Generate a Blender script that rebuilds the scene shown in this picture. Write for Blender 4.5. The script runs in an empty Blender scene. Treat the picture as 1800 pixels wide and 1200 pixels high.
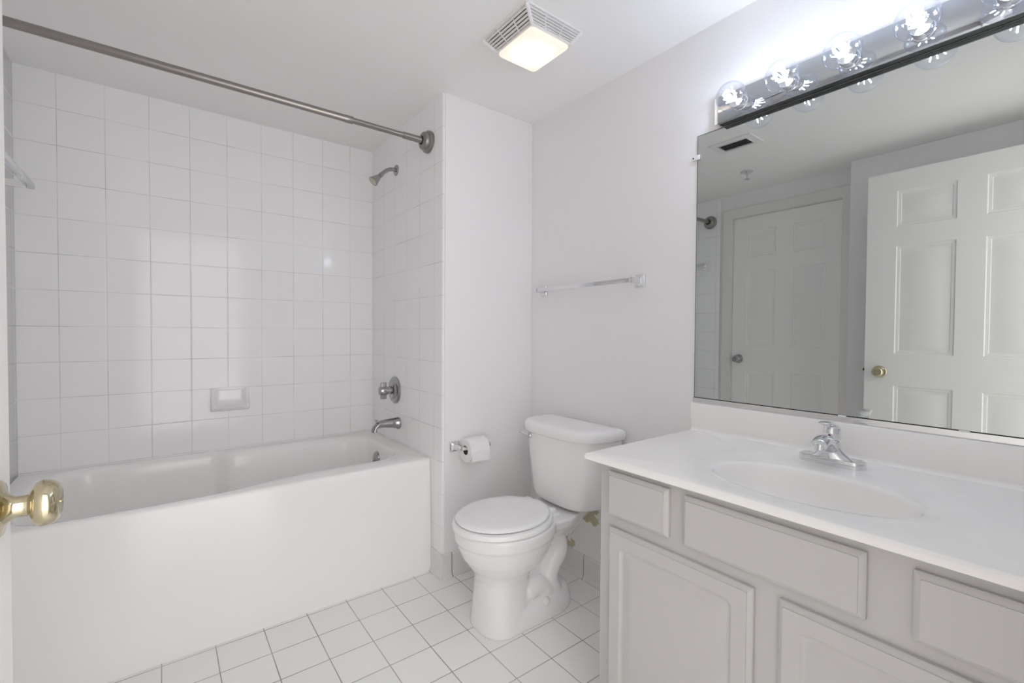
import bpy, bmesh, math, random
from mathutils import Vector, Matrix
random.seed(7)
SC = bpy.context.scene
COL = SC.collection
PI = math.pi

# ------------------------------------------------------------------ camera
def make_camera():
    yaw, pitch, roll, f = 0.6543, 0.0201, -0.0061, 801.544
    cy, sy, cp, sp = math.cos(yaw), math.sin(yaw), math.cos(pitch), math.sin(pitch)
    fwd = Vector((sy*cp, cy*cp, -sp)); r = Vector((cy, -sy, 0)); d = fwd.cross(r)
    cr, sr = math.cos(roll), math.sin(roll)
    r2 = cr*r + sr*d; d2 = -sr*r + cr*d
    cam = bpy.data.cameras.new('camera'); cam.sensor_width = 36; cam.lens = f/1800*36
    cam.clip_start = 0.01
    o = bpy.data.objects.new('camera', cam); COL.objects.link(o)
    m = Matrix((r2, -d2, -fwd)).transposed().to_4x4(); m.translation = (0, 0, 1.1405)
    o.matrix_world = m
    SC.camera = o
make_camera()

# ------------------------------------------------------------------ world, light, exposure
FILAMENT = 88.0      # bulbs over the mirror
BULB_COL = (0.72, 0.835, 1.0)
LENS = 2.0            # fan light lens
LENS_COL = (1.0, 0.83, 0.70)
FILL = 2.45             # fill light added behind the open doorway, source unseen
w = bpy.data.worlds.new('world'); SC.world = w; w.use_nodes = True
w.node_tree.nodes['Background'].inputs[0].default_value = (1.0, 0.985, 0.975, 1)
# added fill shaped by direction: full behind, dimmed from -X to darken cabinet fronts
_nt = w.node_tree; _tc = _nt.nodes.new('ShaderNodeTexCoord'); _sx = _nt.nodes.new('ShaderNodeSeparateXYZ')
_mr = _nt.nodes.new('ShaderNodeMapRange'); _mr.interpolation_type = 'SMOOTHSTEP'
_nt.links.new(_tc.outputs['Generated'], _sx.inputs[0]); _nt.links.new(_sx.outputs['X'], _mr.inputs[0])
_mr.inputs[1].default_value = -0.85; _mr.inputs[2].default_value = -0.30
_mr.inputs[3].default_value = FILL*0.25; _mr.inputs[4].default_value = FILL
_nt.links.new(_mr.outputs[0], _nt.nodes['Background'].inputs[1])
vs = SC.view_settings
SC.display_settings.display_device = 'sRGB'
vs.view_transform = 'Standard'; vs.look = 'None'; vs.gamma = 1.0; vs.exposure = 0.27
vs.use_curve_mapping = False
cyc = SC.cycles
cyc.max_bounces = 14; cyc.diffuse_bounces = 8; cyc.glossy_bounces = 8
cyc.transmission_bounces = 8; cyc.transparent_max_bounces = 16
cyc.use_denoising = True
cyc.sample_clamp_indirect = 6.0
cyc.blur_glossy = 1.0
pl_ = bpy.data.lights.new('doorway_portal', 'AREA'); pl_.shape = 'RECTANGLE'; pl_.size = 0.87; pl_.size_y = 2.06
pl_.cycles.is_portal = True                                   # tells the renderer where the added fill light comes in
po_ = bpy.data.objects.new('doorway_portal', pl_); COL.objects.link(po_); po_.location = (0.24, -0.14, 1.03); po_.rotation_euler = (PI/2, 0, PI)

# ------------------------------------------------------------------ materials
def mat(name, col, rough=0.5, metal=0.0, spec=0.5, coat=0.0, bump=None):
    m = bpy.data.materials.new(name); m.use_nodes = True
    nt = m.node_tree; b = nt.nodes['Principled BSDF']
    b.inputs['Base Color'].default_value = (*col, 1)
    b.inputs['Roughness'].default_value = rough
    b.inputs['Metallic'].default_value = metal
    b.inputs['Specular IOR Level'].default_value = spec
    b.inputs['Coat Weight'].default_value = coat
    b.inputs['Coat Roughness'].default_value = 0.05
    if bump:
        scale, dist = bump
        tc = nt.nodes.new('ShaderNodeTexCoord'); n = nt.nodes.new('ShaderNodeTexNoise')
        n.inputs['Scale'].default_value = scale; n.inputs['Detail'].default_value = 4
        bp = nt.nodes.new('ShaderNodeBump'); bp.inputs['Distance'].default_value = dist
        bp.inputs['Strength'].default_value = 1.0
        nt.links.new(tc.outputs['Object'], n.inputs['Vector'])
        nt.links.new(n.outputs['Fac'], bp.inputs['Height'])
        nt.links.new(bp.outputs['Normal'], b.inputs['Normal'])
    return m

def tile_mat(name, ax, org, pitch, col, grout, gw=0.0022, rough=0.10, tilt=0.0006, vary=0.015, gcontrast=None):
    """square glazed tiles laid on the world grid: ax = two of 'XYZ', org/pitch per axis (None = no joints)"""
    m = bpy.data.materials.new(name); m.use_nodes = True
    nt = m.node_tree; L = nt.links.new; b = nt.nodes['Principled BSDF']
    tc = nt.nodes.new('ShaderNodeTexCoord'); sx = nt.nodes.new('ShaderNodeSeparateXYZ')
    L(tc.outputs['Object'], sx.inputs[0])
    def M(op, a, bb=None, c=None, clamp=False):
        n = nt.nodes.new('ShaderNodeMath'); n.operation = op; n.use_clamp = clamp
        for i, v in enumerate((a, bb, c)):
            if v is None: continue
            if isinstance(v, (int, float)): n.inputs[i].default_value = v
            else: L(v, n.inputs[i])
        return n.outputs[0]
    ds, fr, ids = [], [], []
    for a, o, p in zip(ax, org, pitch):
        if p is None: continue
        t = M('DIVIDE', M('SUBTRACT', sx.outputs[a], o), p)
        f = M('FRACT', t); fr.append(f); ids.append(M('FLOOR', t))
        ds.append(M('MULTIPLY', M('MINIMUM', f, M('SUBTRACT', 1.0, f)), p))
    d = ds[0] if len(ds) == 1 else M('MINIMUM', ds[0], ds[1])
    g = nt.nodes.new('ShaderNodeMapRange'); g.interpolation_type = 'SMOOTHSTEP'
    L(d, g.inputs[0]); g.inputs[1].default_value = gw*0.35; g.inputs[2].default_value = gw*0.65
    e = nt.nodes.new('ShaderNodeMapRange'); e.interpolation_type = 'SMOOTHSTEP'
    L(d, e.inputs[0]); e.inputs[1].default_value = gw*0.3; e.inputs[2].default_value = gw*0.5+0.004
    cb = nt.nodes.new('ShaderNodeCombineXYZ')
    for i, k in enumerate(ids): L(k, cb.inputs[i])
    wn = nt.nodes.new('ShaderNodeTexWhiteNoise'); wn.noise_dimensions = '3D'; L(cb.outputs[0], wn.inputs['Vector'])
    sc = nt.nodes.new('ShaderNodeSeparateColor'); L(wn.outputs['Color'], sc.inputs[0])
    h = M('MULTIPLY', e.outputs[0], 0.00035)
    for i, f in enumerate(fr):
        h = M('ADD', h, M('MULTIPLY', M('MULTIPLY', f, M('SUBTRACT', sc.outputs[i], 0.5)), tilt))
    ns = nt.nodes.new('ShaderNodeTexNoise'); ns.inputs['Scale'].default_value = 9; ns.inputs['Detail'].default_value = 1
    L(tc.outputs['Object'], ns.inputs['Vector'])
    h = M('ADD', h, M('MULTIPLY', ns.outputs['Fac'], tilt*0.35))
    bp = nt.nodes.new('ShaderNodeBump'); bp.inputs['Distance'].default_value = 1.0; bp.inputs['Strength'].default_value = 1.0
    L(h, bp.inputs['Height']); L(bp.outputs['Normal'], b.inputs['Normal'])
    # colour: slight tile to tile difference, grout worn darker in places
    v = M('ADD', 1.0-vary, M('MULTIPLY', sc.outputs[2], vary))
    tcol = nt.nodes.new('ShaderNodeMix'); tcol.data_type = 'RGBA'; tcol.blend_type = 'MULTIPLY'
    tcol.inputs[0].default_value = 1.0; tcol.inputs[6].default_value = (*col, 1)
    cc = nt.nodes.new('ShaderNodeCombineColor')
    for i in range(3): L(v, cc.inputs[i])
    L(cc.outputs[0], tcol.inputs[7])
    gn = nt.nodes.new('ShaderNodeTexNoise'); gn.inputs['Scale'].default_value = 4; gn.inputs['Detail'].default_value = 3
    L(tc.outputs['Object'], gn.inputs['Vector'])
    gr = nt.nodes.new('ShaderNodeMapRange'); L(gn.outputs['Fac'], gr.inputs[0])
    gr.inputs[1].default_value = 0.4; gr.inputs[2].default_value = 0.62
    gm = nt.nodes.new('ShaderNodeMix'); gm.data_type = 'RGBA'; L(gr.outputs[0], gm.inputs[0])
    g2 = gcontrast or tuple(x*0.7 for x in grout)
    gm.inputs[6].default_value = (*grout, 1); gm.inputs[7].default_value = (*g2, 1)
    mx = nt.nodes.new('ShaderNodeMix'); mx.data_type = 'RGBA'; L(g.outputs[0], mx.inputs[0])
    L(gm.outputs[2], mx.inputs[6]); L(tcol.outputs[2], mx.inputs[7]); L(mx.outputs[2], b.inputs['Base Color'])
    rr = nt.nodes.new('ShaderNodeMapRange'); L(g.outputs[0], rr.inputs[0])
    rr.inputs[3].default_value = 0.8; rr.inputs[4].default_value = rough
    L(rr.outputs[0], b.inputs['Roughness']); b.inputs['Specular IOR Level'].default_value = 0.38
    return m

def emit_mat(name, col, s):
    m = bpy.data.materials.new(name); m.use_nodes = True
    b = m.node_tree.nodes['Principled BSDF']; b.inputs['Base Color'].default_value = (*col, 1)
    b.inputs['Emission Color'].default_value = (*col, 1); b.inputs['Emission Strength'].default_value = s
    b.inputs['Roughness'].default_value = 0.4
    return m

def thin_glass(name):
    m = bpy.data.materials.new(name); m.use_nodes = True; nt = m.node_tree; nt.nodes.clear()
    o = nt.nodes.new('ShaderNodeOutputMaterial'); mx = nt.nodes.new('ShaderNodeMixShader')
    t = nt.nodes.new('ShaderNodeBsdfTransparent'); g = nt.nodes.new('ShaderNodeBsdfGlossy')
    t.inputs[0].default_value = (0.965, 0.975, 0.99, 1)
    g.inputs['Roughness'].default_value = 0.02; g.inputs[0].default_value = (0.9, 0.93, 1, 1)
    lw = nt.nodes.new('ShaderNodeLayerWeight'); lw.inputs[0].default_value = 0.5
    p = nt.nodes.new('ShaderNodeMath'); p.operation = 'POWER'; p.inputs[1].default_value = 2.6
    q = nt.nodes.new('ShaderNodeMath'); q.operation = 'MULTIPLY_ADD'; q.inputs[1].default_value = 0.75; q.inputs[2].default_value = 0.04
    nt.links.new(lw.outputs['Facing'], p.inputs[0]); nt.links.new(p.outputs[0], q.inputs[0])
    nt.links.new(q.outputs[0], mx.inputs[0]); nt.links.new(t.outputs[0], mx.inputs[1]); nt.links.new(g.outputs[0], mx.inputs[2])
    nt.links.new(mx.outputs[0], o.inputs[0])
    return m

PAINT = mat('wall_paint', (0.875, 0.855, 0.858), 0.55, bump=(260, 0.00025))
CEIL = mat('ceiling_paint', (0.91, 0.905, 0.895), 0.75, bump=(220, 0.0004))
DOORP = mat('door_paint', (0.84, 0.825, 0.80), 0.38)
CABP = mat('cabinet_paint', (0.57, 0.555, 0.54), 0.35)
TRIMP = mat('trim_paint', (0.80, 0.78, 0.745), 0.35)
CHROME = mat('chrome', (0.78, 0.79, 0.81), 0.06, 1.0)
CHROME_D = mat('dulled_chrome', (0.40, 0.395, 0.40), 0.16, 1.0)
NICKEL = mat('brushed_nickel', (0.34, 0.32, 0.30), 0.30, 1.0)
BRASS = mat('polished_brass', (0.60, 0.535, 0.37), 0.12, 1.0)
MIRROR = mat('mirror_silver', (0.60, 0.625, 0.615), 0.0, 1.0)
MCHAN = mat('polished_channel', (0.80, 0.80, 0.80), 0.16, 1.0)
MEDGE = mat('mirror_edge', (0.10, 0.12, 0.11), 0.2)
BARMIR = mat('mirror_chrome_plate', (0.54, 0.57, 0.61), 0.03, 1.0)
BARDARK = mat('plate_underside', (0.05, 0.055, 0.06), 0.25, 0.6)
PORC = mat('porcelain', (0.89, 0.88, 0.88), 0.08, 0, 0.6)
SEATM = mat('seat_plastic', (0.92, 0.915, 0.91), 0.12, 0, 0.5)
TUBM = mat('tub_enamel', (0.93, 0.915, 0.905), 0.13, 0, 0.5)
MARBLE = mat('cultured_marble', (0.93, 0.91, 0.885), 0.16, 0, 0.5)
PLASTIC = mat('white_plastic', (0.82, 0.81, 0.80), 0.35)
CREAM = mat('cream_box', (0.80, 0.76, 0.70), 0.5)
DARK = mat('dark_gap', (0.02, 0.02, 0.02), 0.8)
DGREY = mat('gap_shade', (0.06, 0.06, 0.06), 0.7)
PAPER = mat('tissue_paper', (0.86, 0.85, 0.845), 0.9, bump=(300, 0.0004))
CARD = mat('cardboard_core', (0.10, 0.075, 0.06), 0.9)
REDDOT = mat('indicator_dot', (0.10, 0.03, 0.03), 0.4)
NOZZLE = mat('nozzle_face', (0.55, 0.53, 0.42), 0.5)
GLASS = thin_glass('bulb_glass')
STEM = mat('stem_glass', (0.30, 0.27, 0.24), 0.3)
FIL = emit_mat('lit_filament', BULB_COL, FILAMENT)
def lens_mat():
    # frosted cover: a hot middle painted into the emission, no lamp modelled behind
    m = emit_mat('lit_lens', LENS_COL, LENS); nt = m.node_tree; L = nt.links.new; b = nt.nodes['Principled BSDF']
    tc = nt.nodes.new('ShaderNodeTexCoord'); vd = nt.nodes.new('ShaderNodeVectorMath'); vd.operation = 'DISTANCE'
    L(tc.outputs['Object'], vd.inputs[0]); vd.inputs[1].default_value = (1.094, 1.315, 2.17)
    mr = nt.nodes.new('ShaderNodeMapRange'); mr.interpolation_type = 'SMOOTHSTEP'; L(vd.outputs['Value'], mr.inputs[0])
    mr.inputs[1].default_value = 0.0; mr.inputs[2].default_value = 0.105
    mr.inputs[3].default_value = LENS; mr.inputs[4].default_value = LENS*0.40
    L(mr.outputs[0], b.inputs['Emission Strength']); b.inputs['Base Color'].default_value = (0.25, 0.22, 0.2, 1)
    return m
LENSM = lens_mat()
CLIPM = mat('clear_clip', (0.86, 0.86, 0.85), 0.15)

TW = 0.1539
BX0, BZ0 = -0.3513, 2.0779
TILECOL = (0.925, 0.92, 0.925); GROUT = (0.80, 0.79, 0.78)
T_BACK = tile_mat('tile_back', 'XZ', (BX0, BZ0), (0.15476, TW), TILECOL, GROUT)
T_SIDE = tile_mat('tile_side', 'YZ', (2.0909, BZ0), (0.1535, TW), TILECOL, GROUT)
T_FLOOR = tile_mat('tile_floor', 'XY', (0.4546, 1.9289), (0.1549, 0.1535), (0.93, 0.92, 0.91), (0.30, 0.285, 0.275),
                   gw=0.003, rough=0.22, vary=0.03, gcontrast=(0.50, 0.48, 0.46))
T_BASEX = tile_mat('tile_base_x', 'X', (1.0194+0.045,), (0.1535,), (0.80, 0.785, 0.775), (0.10, 0.09, 0.085), gw=0.003)
T_BASEY = tile_mat('tile_base_y', 'Y', (1.4510,), (0.1535,), (0.80, 0.785, 0.775), (0.22, 0.2, 0.19), gw=0.003)

# right wall paint keeps an unpainted olive patch behind the toilet tank
def right_wall_mat():
    m = PAINT.copy(); m.name = 'wall_paint_patched'; nt = m.node_tree; L = nt.links.new
    b = nt.nodes['Principled BSDF']
    tc = nt.nodes.new('ShaderNodeTexCoord'); sx = nt.nodes.new('ShaderNodeSeparateXYZ'); L(tc.outputs['Object'], sx.inputs[0])
    n = nt.nodes.new('ShaderNodeTexNoise'); n.inputs['Scale'].default_value = 22; L(tc.outputs['Object'], n.inputs['Vector'])
    def M(op, a, bb):
        q = nt.nodes.new('ShaderNodeMath'); q.operation = op
        for i, v in enumerate((a, bb)):
            if isinstance(v, (int, float)): q.inputs[i].default_value = v
            else: L(v, q.inputs[i])
        return q.outputs[0]
    zz = M('ADD', sx.outputs['Z'], M('MULTIPLY', M('SUBTRACT', n.outputs['Fac'], 0.5), 0.10))
    yy = M('ADD', sx.outputs['Y'], M('MULTIPLY', M('SUBTRACT', n.outputs['Fac'], 0.5), 0.16))
    k = M('MULTIPLY', M('MULTIPLY', M('MAXIMUM', M('GREATER_THAN', zz, 0.268), M('GREATER_THAN', yy, 1.540)), M('LESS_THAN', zz, 0.60)),
          M('MULTIPLY', M('GREATER_THAN', yy, 1.385), M('LESS_THAN', yy, 1.63)))
    mx = nt.nodes.new('ShaderNodeMix'); mx.data_type = 'RGBA'; L(k, mx.inputs[0])
    mx.inputs[6].default_value = b.inputs['Base Color'].default_value
    mx.inputs[7].default_value = (0.55, 0.52, 0.36, 1)
    L(mx.outputs[2], b.inputs['Base Color'])
    return m
PAINT_R = right_wall_mat()

# ------------------------------------------------------------------ mesh helpers
class MB:
    def __init__(s): s.bm = bmesh.new(); s.mats = []
    def _mi(s, m):
        if m is None: return 0
        if m not in s.mats: s.mats.append(m)
        return s.mats.index(m)
    def box(s, x0, x1, y0, y1, z0, z1, bev=0, seg=2, m=None):
        vs_ = [s.bm.verts.new((x, y, z)) for x in (x0, x1) for y in (y0, y1) for z in (z0, z1)]
        q = [(0,1,3,2),(4,6,7,5),(0,4,5,1),(2,3,7,6),(0,2,6,4),(1,5,7,3)]
        fs = [s.bm.faces.new([vs_[i] for i in f]) for f in q]
        mi = s._mi(m)
        for f in fs: f.material_index = mi
        if bev:
            es = list({e for f in fs for e in f.edges})
            r = bmesh.ops.bevel(s.bm, geom=es, offset=bev, segments=seg, profile=0.5, affect='EDGES')
            for f in r['faces']: f.material_index = mi
        return fs
    def loft(s, rings, cap0=True, cap1=True, m=None, closed=True):
        mi = s._mi(m); R = [[s.bm.verts.new(p) for p in r] for r in rings]
        n = len(R[0])
        for a, b in zip(R, R[1:]):
            for i in range(n if closed else n-1):
                j = (i+1) % n
                try: s.bm.faces.new((a[i], a[j], b[j], b[i])).material_index = mi
                except ValueError: pass
        for c, r in ((cap0, R[0]), (cap1, R[-1])):
            if c:
                try: s.bm.faces.new(r).material_index = mi
                except ValueError: pass
        return R
    def lathe(s, org, axis, prof, n=32, m=None, cap0=True, cap1=True):
        """prof = [(distance along axis, radius)]"""
        a = Vector(axis).normalized(); u = a.orthogonal().normalized(); v = a.cross(u); o = Vector(org)
        rings = [[o + a*d + (u*math.cos(2*PI*i/n) + v*math.sin(2*PI*i/n))*max(r, 1e-5) for i in range(n)] for d, r in prof]
        return s.loft(rings, cap0, cap1, m)
    def tube(s, pts, rad, n=16, m=None, up=None, flat=1.0):
        """round (or flattened) tube along points; rad number or list"""
        P = [Vector(p) for p in pts]; rings = []
        rad = rad if isinstance(rad, (list, tuple)) else [rad]*len(P)
        prev = None
        for i, p in enumerate(P):
            t = (P[min(i+1, len(P)-1)] - P[max(i-1, 0)]).normalized()
            if up is not None: u = (Vector(up) - t*Vector(up).dot(t)).normalized()
            elif prev is None: u = t.orthogonal().normalized()
            else: u = (prev - t*prev.dot(t)).normalized()
            prev = u; v = t.cross(u)
            rings.append([p + (u*math.cos(2*PI*k/n)*flat + v*math.sin(2*PI*k/n))*rad[i] for k in range(n)])
        return s.loft(rings, True, True, m)
    def build(s, name, m, parent=None, smooth=35, weld=True):
        if weld: bmesh.ops.remove_doubles(s.bm, verts=s.bm.verts, dist=1e-5)
        bmesh.ops.recalc_face_normals(s.bm, faces=s.bm.faces)
        me = bpy.data.meshes.new(name); s.bm.to_mesh(me); s.bm.free()
        for mm in (s.mats or [m]): me.materials.append(mm)
        if smooth:
            me.polygons.foreach_set('use_smooth', [True]*len(me.polygons))
            me.set_sharp_from_angle(angle=math.radians(smooth))
        o = bpy.data.objects.new(name, me); COL.objects.link(o)
        if parent is not None:
            o.parent = parent; o.matrix_parent_inverse = base_of(parent).inverted()
        return o

def base_of(o):
    m = Matrix.Translation(o.location)
    if o.parent is not None: m = base_of(o.parent) @ o.matrix_parent_inverse @ m
    return m

def tag(o, label, cat, kind=None, group=None):
    o['label'] = label; o['category'] = cat
    if kind: o['kind'] = kind
    if group: o['group'] = group
    return o

def thing(name, label, cat, loc):
    o = bpy.data.objects.new(name, None); COL.objects.link(o); o.location = loc; o.empty_display_size = 0.05
    return tag(o, label, cat)

def simple(name, m, parent=None, fn=None, smooth=35):
    b = MB(); fn(b); return b.build(name, m, parent, smooth)

def bez(p0, p1, p2, p3, n=12):
    p0, p1, p2, p3 = map(Vector, (p0, p1, p2, p3)); out = []
    for i in range(n+1):
        t = i/n; out.append(p0*(1-t)**3 + p1*3*t*(1-t)**2 + p2*3*t*t*(1-t) + p3*t**3)
    return out

def smooth_path(pts, n=8):
    P = [Vector(p) for p in pts]; out = []
    for i in range(len(P)-1):
        a, b, c, d = P[max(i-1, 0)], P[i], P[i+1], P[min(i+2, len(P)-1)]
        for k in range(n):
            t = k/n
            out.append(0.5*((2*b) + (c-a)*t + (2*a-5*b+4*c-d)*t*t + (3*b-a-3*c+d)*t**3))
    out.append(P[-1]); return out

def rrect_dense(u0, u1, v0, v1, r, n=16, k=48):
    base = rrect(u0, u1, v0, v1, r, n); out = []
    for i, p in enumerate(base):
        q = base[(i+1) % len(base)]; kk = k if i % (n+1) == n else 1
        for j in range(kk): out.append((p[0]+(q[0]-p[0])*j/kk, p[1]+(q[1]-p[1])*j/kk))
    return out

def rrect(u0, u1, v0, v1, r, n=6):
    """rounded rectangle, same vertex count for any size"""
    r = max(1e-4, min(r, (u1-u0)/2-1e-4, (v1-v0)/2-1e-4)); out = []
    for cu, cv, a0 in ((u1-r, v1-r, 0), (u0+r, v1-r, PI/2), (u0+r, v0+r, PI), (u1-r, v0+r, 1.5*PI)):
        for i in range(n+1):
            a = a0 + PI/2*i/n; out.append((cu+r*math.cos(a), cv+r*math.sin(a)))
    return out

def remeshed(name, mb, m, parent, voxel=0.005, smooth_it=6):
    """join overlapping shapes into one continuous skin"""
    o = mb.build(name+'_tmp', m, None, 0)
    md = o.modifiers.new('r', 'REMESH'); md.mode = 'VOXEL'; md.voxel_size = voxel
    sm = o.modifiers.new('s', 'SMOOTH'); sm.factor = 0.5; sm.iterations = smooth_it
    dg = bpy.context.evaluated_depsgraph_get(); dg.update()
    me = bpy.data.meshes.new_from_object(o.evaluated_get(dg))
    old = o.data; bpy.data.objects.remove(o); bpy.data.meshes.remove(old)
    me.name = name; me.materials.clear(); me.materials.append(m)
    me.polygons.foreach_set('use_smooth', [True]*len(me.polygons))
    q = bpy.data.objects.new(name, me); COL.objects.link(q)
    if parent is not None:
        q.parent = parent; q.matrix_parent_inverse = base_of(parent).inverted()
    return q

# ------------------------------------------------------------------ the room shell
XL, XS, XM, YW, YB, ZC = -0.4785, 1.0194, 1.5464, 1.847, 2.7379, 2.2275
def struct(name, m, fn, label, cat, smooth=0):
    return tag(simple(name, m, None, fn, smooth), label, cat, 'structure')

struct('floor', T_FLOOR, lambda b: b.box(-0.7, 1.75, -1.0, 2.85, -0.1, 0), 'white square floor tiles with grey grout', 'floor')
struct('ceiling', CEIL, lambda b: b.box(-0.7, 1.75, -0.14, 2.85, ZC, ZC+0.1), 'plain off white painted bathroom ceiling', 'ceiling')
struct('wall_back', T_BACK, lambda b: b.box(-0.7, 1.70, YB, YB+0.1, 0, ZC), 'long white tiled wall behind the bathtub', 'wall')
struct('wall_right', PAINT_R, lambda b: b.box(XM, XM+0.1, -0.02, YB, 0, ZC), 'painted wall carrying the mirror and towel bar', 'wall')
o = struct('wall_wing', PAINT, lambda b: b.box(XS+0.009, XM, YW, YB, 0, ZC, 0.003), 'white wall return between bathtub and toilet', 'wall')
def bull(b):
    y0 = YW+0.006; prof = [(XS+0.009, y0)] + [(XS+0.009-0.009*math.sin(a), y0+0.012-0.012*math.cos(a)) for a in [PI/2*i/6 for i in range(1, 7)]] + [(XS, YB), (XS+0.009, YB)]
    b.loft([[(x, y, z) for x, y in prof] for z in (0, ZC)])
c = simple('tile_cladding', T_SIDE, o, bull, 30)
def wl(b):
    x0, x1 = XL-0.16, XL-0.009
    b.box(x0, x1, 1.825, YB, 0, ZC); b.box(x0, x1, 1.0, 1.0595, 0, ZC); b.box(x0, x1, 1.0595, 1.825, 2.055, ZC)
o = struct('wall_left', PAINT, wl, 'white wall with the closed door beside the tub', 'wall')
simple('tile_cladding', T_SIDE, o, lambda b: b.box(XL-0.009, XL, 1.9034, YB, 0, ZC, 0.003))
struct('wall_entry', PAINT, lambda b: b.box(XL-0.16, -0.36, -0.02, 1.0003, 0, ZC, 0.003), 'white wall jutting out behind the open door', 'wall')
def wf(b):
    b.box(XL-0.16, -0.195, -0.14, -0.02, 0, ZC); b.box(0.675, XM+0.1, -0.14, -0.02, 0, ZC); b.box(-0.195, 0.675, -0.14, -0.02, 2.06, ZC)
struct('wall_front', PAINT, wf, 'white wall holding the open doorway', 'wall')
# tile base with a coved foot
def base_prof(t=0.009, h=0.112, foot=0.019):
    return [(0, 0), (foot, 0), (foot, 0.006), (t+0.004, 0.012), (t+0.001, 0.022), (t, 0.03), (t, h-0.006), (t-0.003, h-0.001), (t-0.006, h), (0, h)]
def bbw(b):
    P = base_prof()
    b.loft([[(x, YW-d, z) for d, z in P] for x in (XS-0.006, XM)])
    b.loft([[(XS-d, y, z) for d, z in P] for y in (YW-0.012, 1.955)])
struct('baseboard_wing', T_BASEX, bbw, 'white tile base along the wall return', 'baseboard', 30)
struct('baseboard_right', T_BASEY, lambda b: b.loft([[(XM-d, y, z) for d, z in base_prof()] for y in (0.88, YW-0.01)]), 'white tile base behind the toilet', 'baseboard', 30)

# ------------------------------------------------------------------ panelled doors
def panelled(b, mp, U, V, panels, depth=0.010, inset=(0.016, 0.024, 0.05), m=None):
    """front face of a moulded door; mp(u, v, d) places a point d behind the face"""
    us = sorted(set(U)); vsn = sorted(set(V)); bm = b.bm
    for i in range(len(us)-1):
        for j in range(len(vsn)-1):
            u0, u1, v0, v1 = us[i], us[i+1], vsn[j], vsn[j+1]
            rects = [(0, 0)]
            if any(abs(p[0]-u0) < 1e-6 and abs(p[1]-u1) < 1e-6 and abs(p[2]-v0) < 1e-6 and abs(p[3]-v1) < 1e-6 for p in panels):
                rects = [(0, 0), (0.004, depth*0.55), (inset[0], depth*0.7), (inset[0]+0.003, depth), (inset[1], depth), (inset[2], depth*0.25)]
            R = [[bm.verts.new(mp(*q, d)) for q in ((u0+k, v0+k), (u1-k, v0+k), (u1-k, v1-k), (u0+k, v1-k))] for k, d in rects]
            for a, c in zip(R, R[1:]):
                for k in range(4): bm.faces.new((a[k], a[(k+1) % 4], c[(k+1) % 4], c[k]))
            bm.faces.new(R[-1])

def door_slab(b, xf, th, y0, y1, z0, z1, ylines, zlines, both=True):
    panels = [(ylines[i], ylines[i+1], zlines[j], zlines[j+1]) for i in (1, 3) for j in (1, 3, 5)]
    panelled(b, lambda u, v, d: (xf-d, u, v), ylines, zlines, panels)
    bm = b.bm
    ring = [(y0, z0), (y1, z0), (y1, z1), (y0, z1)]
    F = [bm.verts.new((xf, y, z)) for y, z in ring]; K = [bm.verts.new((xf-th, y, z)) for y, z in ring]
    for k in range(4): bm.faces.new((F[k], F[(k+1) % 4], K[(k+1) % 4], K[k]))
    if both: panelled(b, lambda u, v, d: (xf-th+d, u, v), ylines, zlines, panels)
    else: bm.faces.new(K)

def knob(parent, org, ax, m, lock=True):
    a = Vector(ax)
    simple('knob', m, parent, lambda b: b.lathe(org, ax, [(0.0, 0.034), (0.004, 0.034), (0.007, 0.031), (0.009, 0.022), (0.012, 0.0165), (0.016, 0.0135), (0.018, 0.0123), (0.0285, 0.0125), (0.0288, 0.0140),
        (0.032, 0.020), (0.035, 0.025), (0.040, 0.0275), (0.046, 0.0273), (0.051, 0.025), (0.0550, 0.0205), (0.0565, 0.0155), (0.0555, 0.012), (0.0550, 0.0075), (0.0555, 0.0)], 40), 60)
    if lock:
        o = Vector(org) + a*0.0545; up = Vector((0, 0, 1)); s = a.cross(up)
        def k(b):
            rr = rrect(-0.006, 0.006, -0.0016, 0.0016, 0.0012, 3)
            b.loft([[o + s*u + up*v + a*d for u, v in rr] for d in (0, 0.003)])
        simple('turn_button', m, parent, k)

XD, DT = -0.1570, 0.035
d1 = thing('door_1', 'open white six panel door with brass knob', 'door', (XD, 0.0, 0)); d1['kind'] = 'structure'
def d1f(b):
    door_slab(b, XD, DT, -0.005, 0.8545, 0.012, 2.045, [-0.005, 0.129, 0.3720, 0.4790, 0.7215, 0.8545], [0.012, 0.24, 0.855, 1.033, 1.633, 1.740, 1.938, 2.045])
simple('slab', DOORP, d1, d1f, 25)
knob(d1, (XD, 0.783, 0.930), (1, 0, 0), BRASS)
knob(d1, (XD-DT, 0.783, 0.9375), (-1, 0, 0), BRASS, False)
def latch(b):
    b.box(XD-0.029, XD-0.006, 0.8545, 0.8557, 0.91, 0.965, 0.0005); b.box(XD-0.024, XD-0.011, 0.8545, 0.866, 0.930, 0.945, 0.002)
simple('latch', mat('latch_bronze', (0.16, 0.11, 0.07), 0.3, 1.0), d1, latch)
for z in (0.22, 1.03, 1.85):
    simple('hinge', BRASS, d1, lambda b: b.lathe((XD-0.004, -0.010, z-0.045), (0, 0, 1), [(0, 0.006), (0.09, 0.006)], 12))

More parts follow.
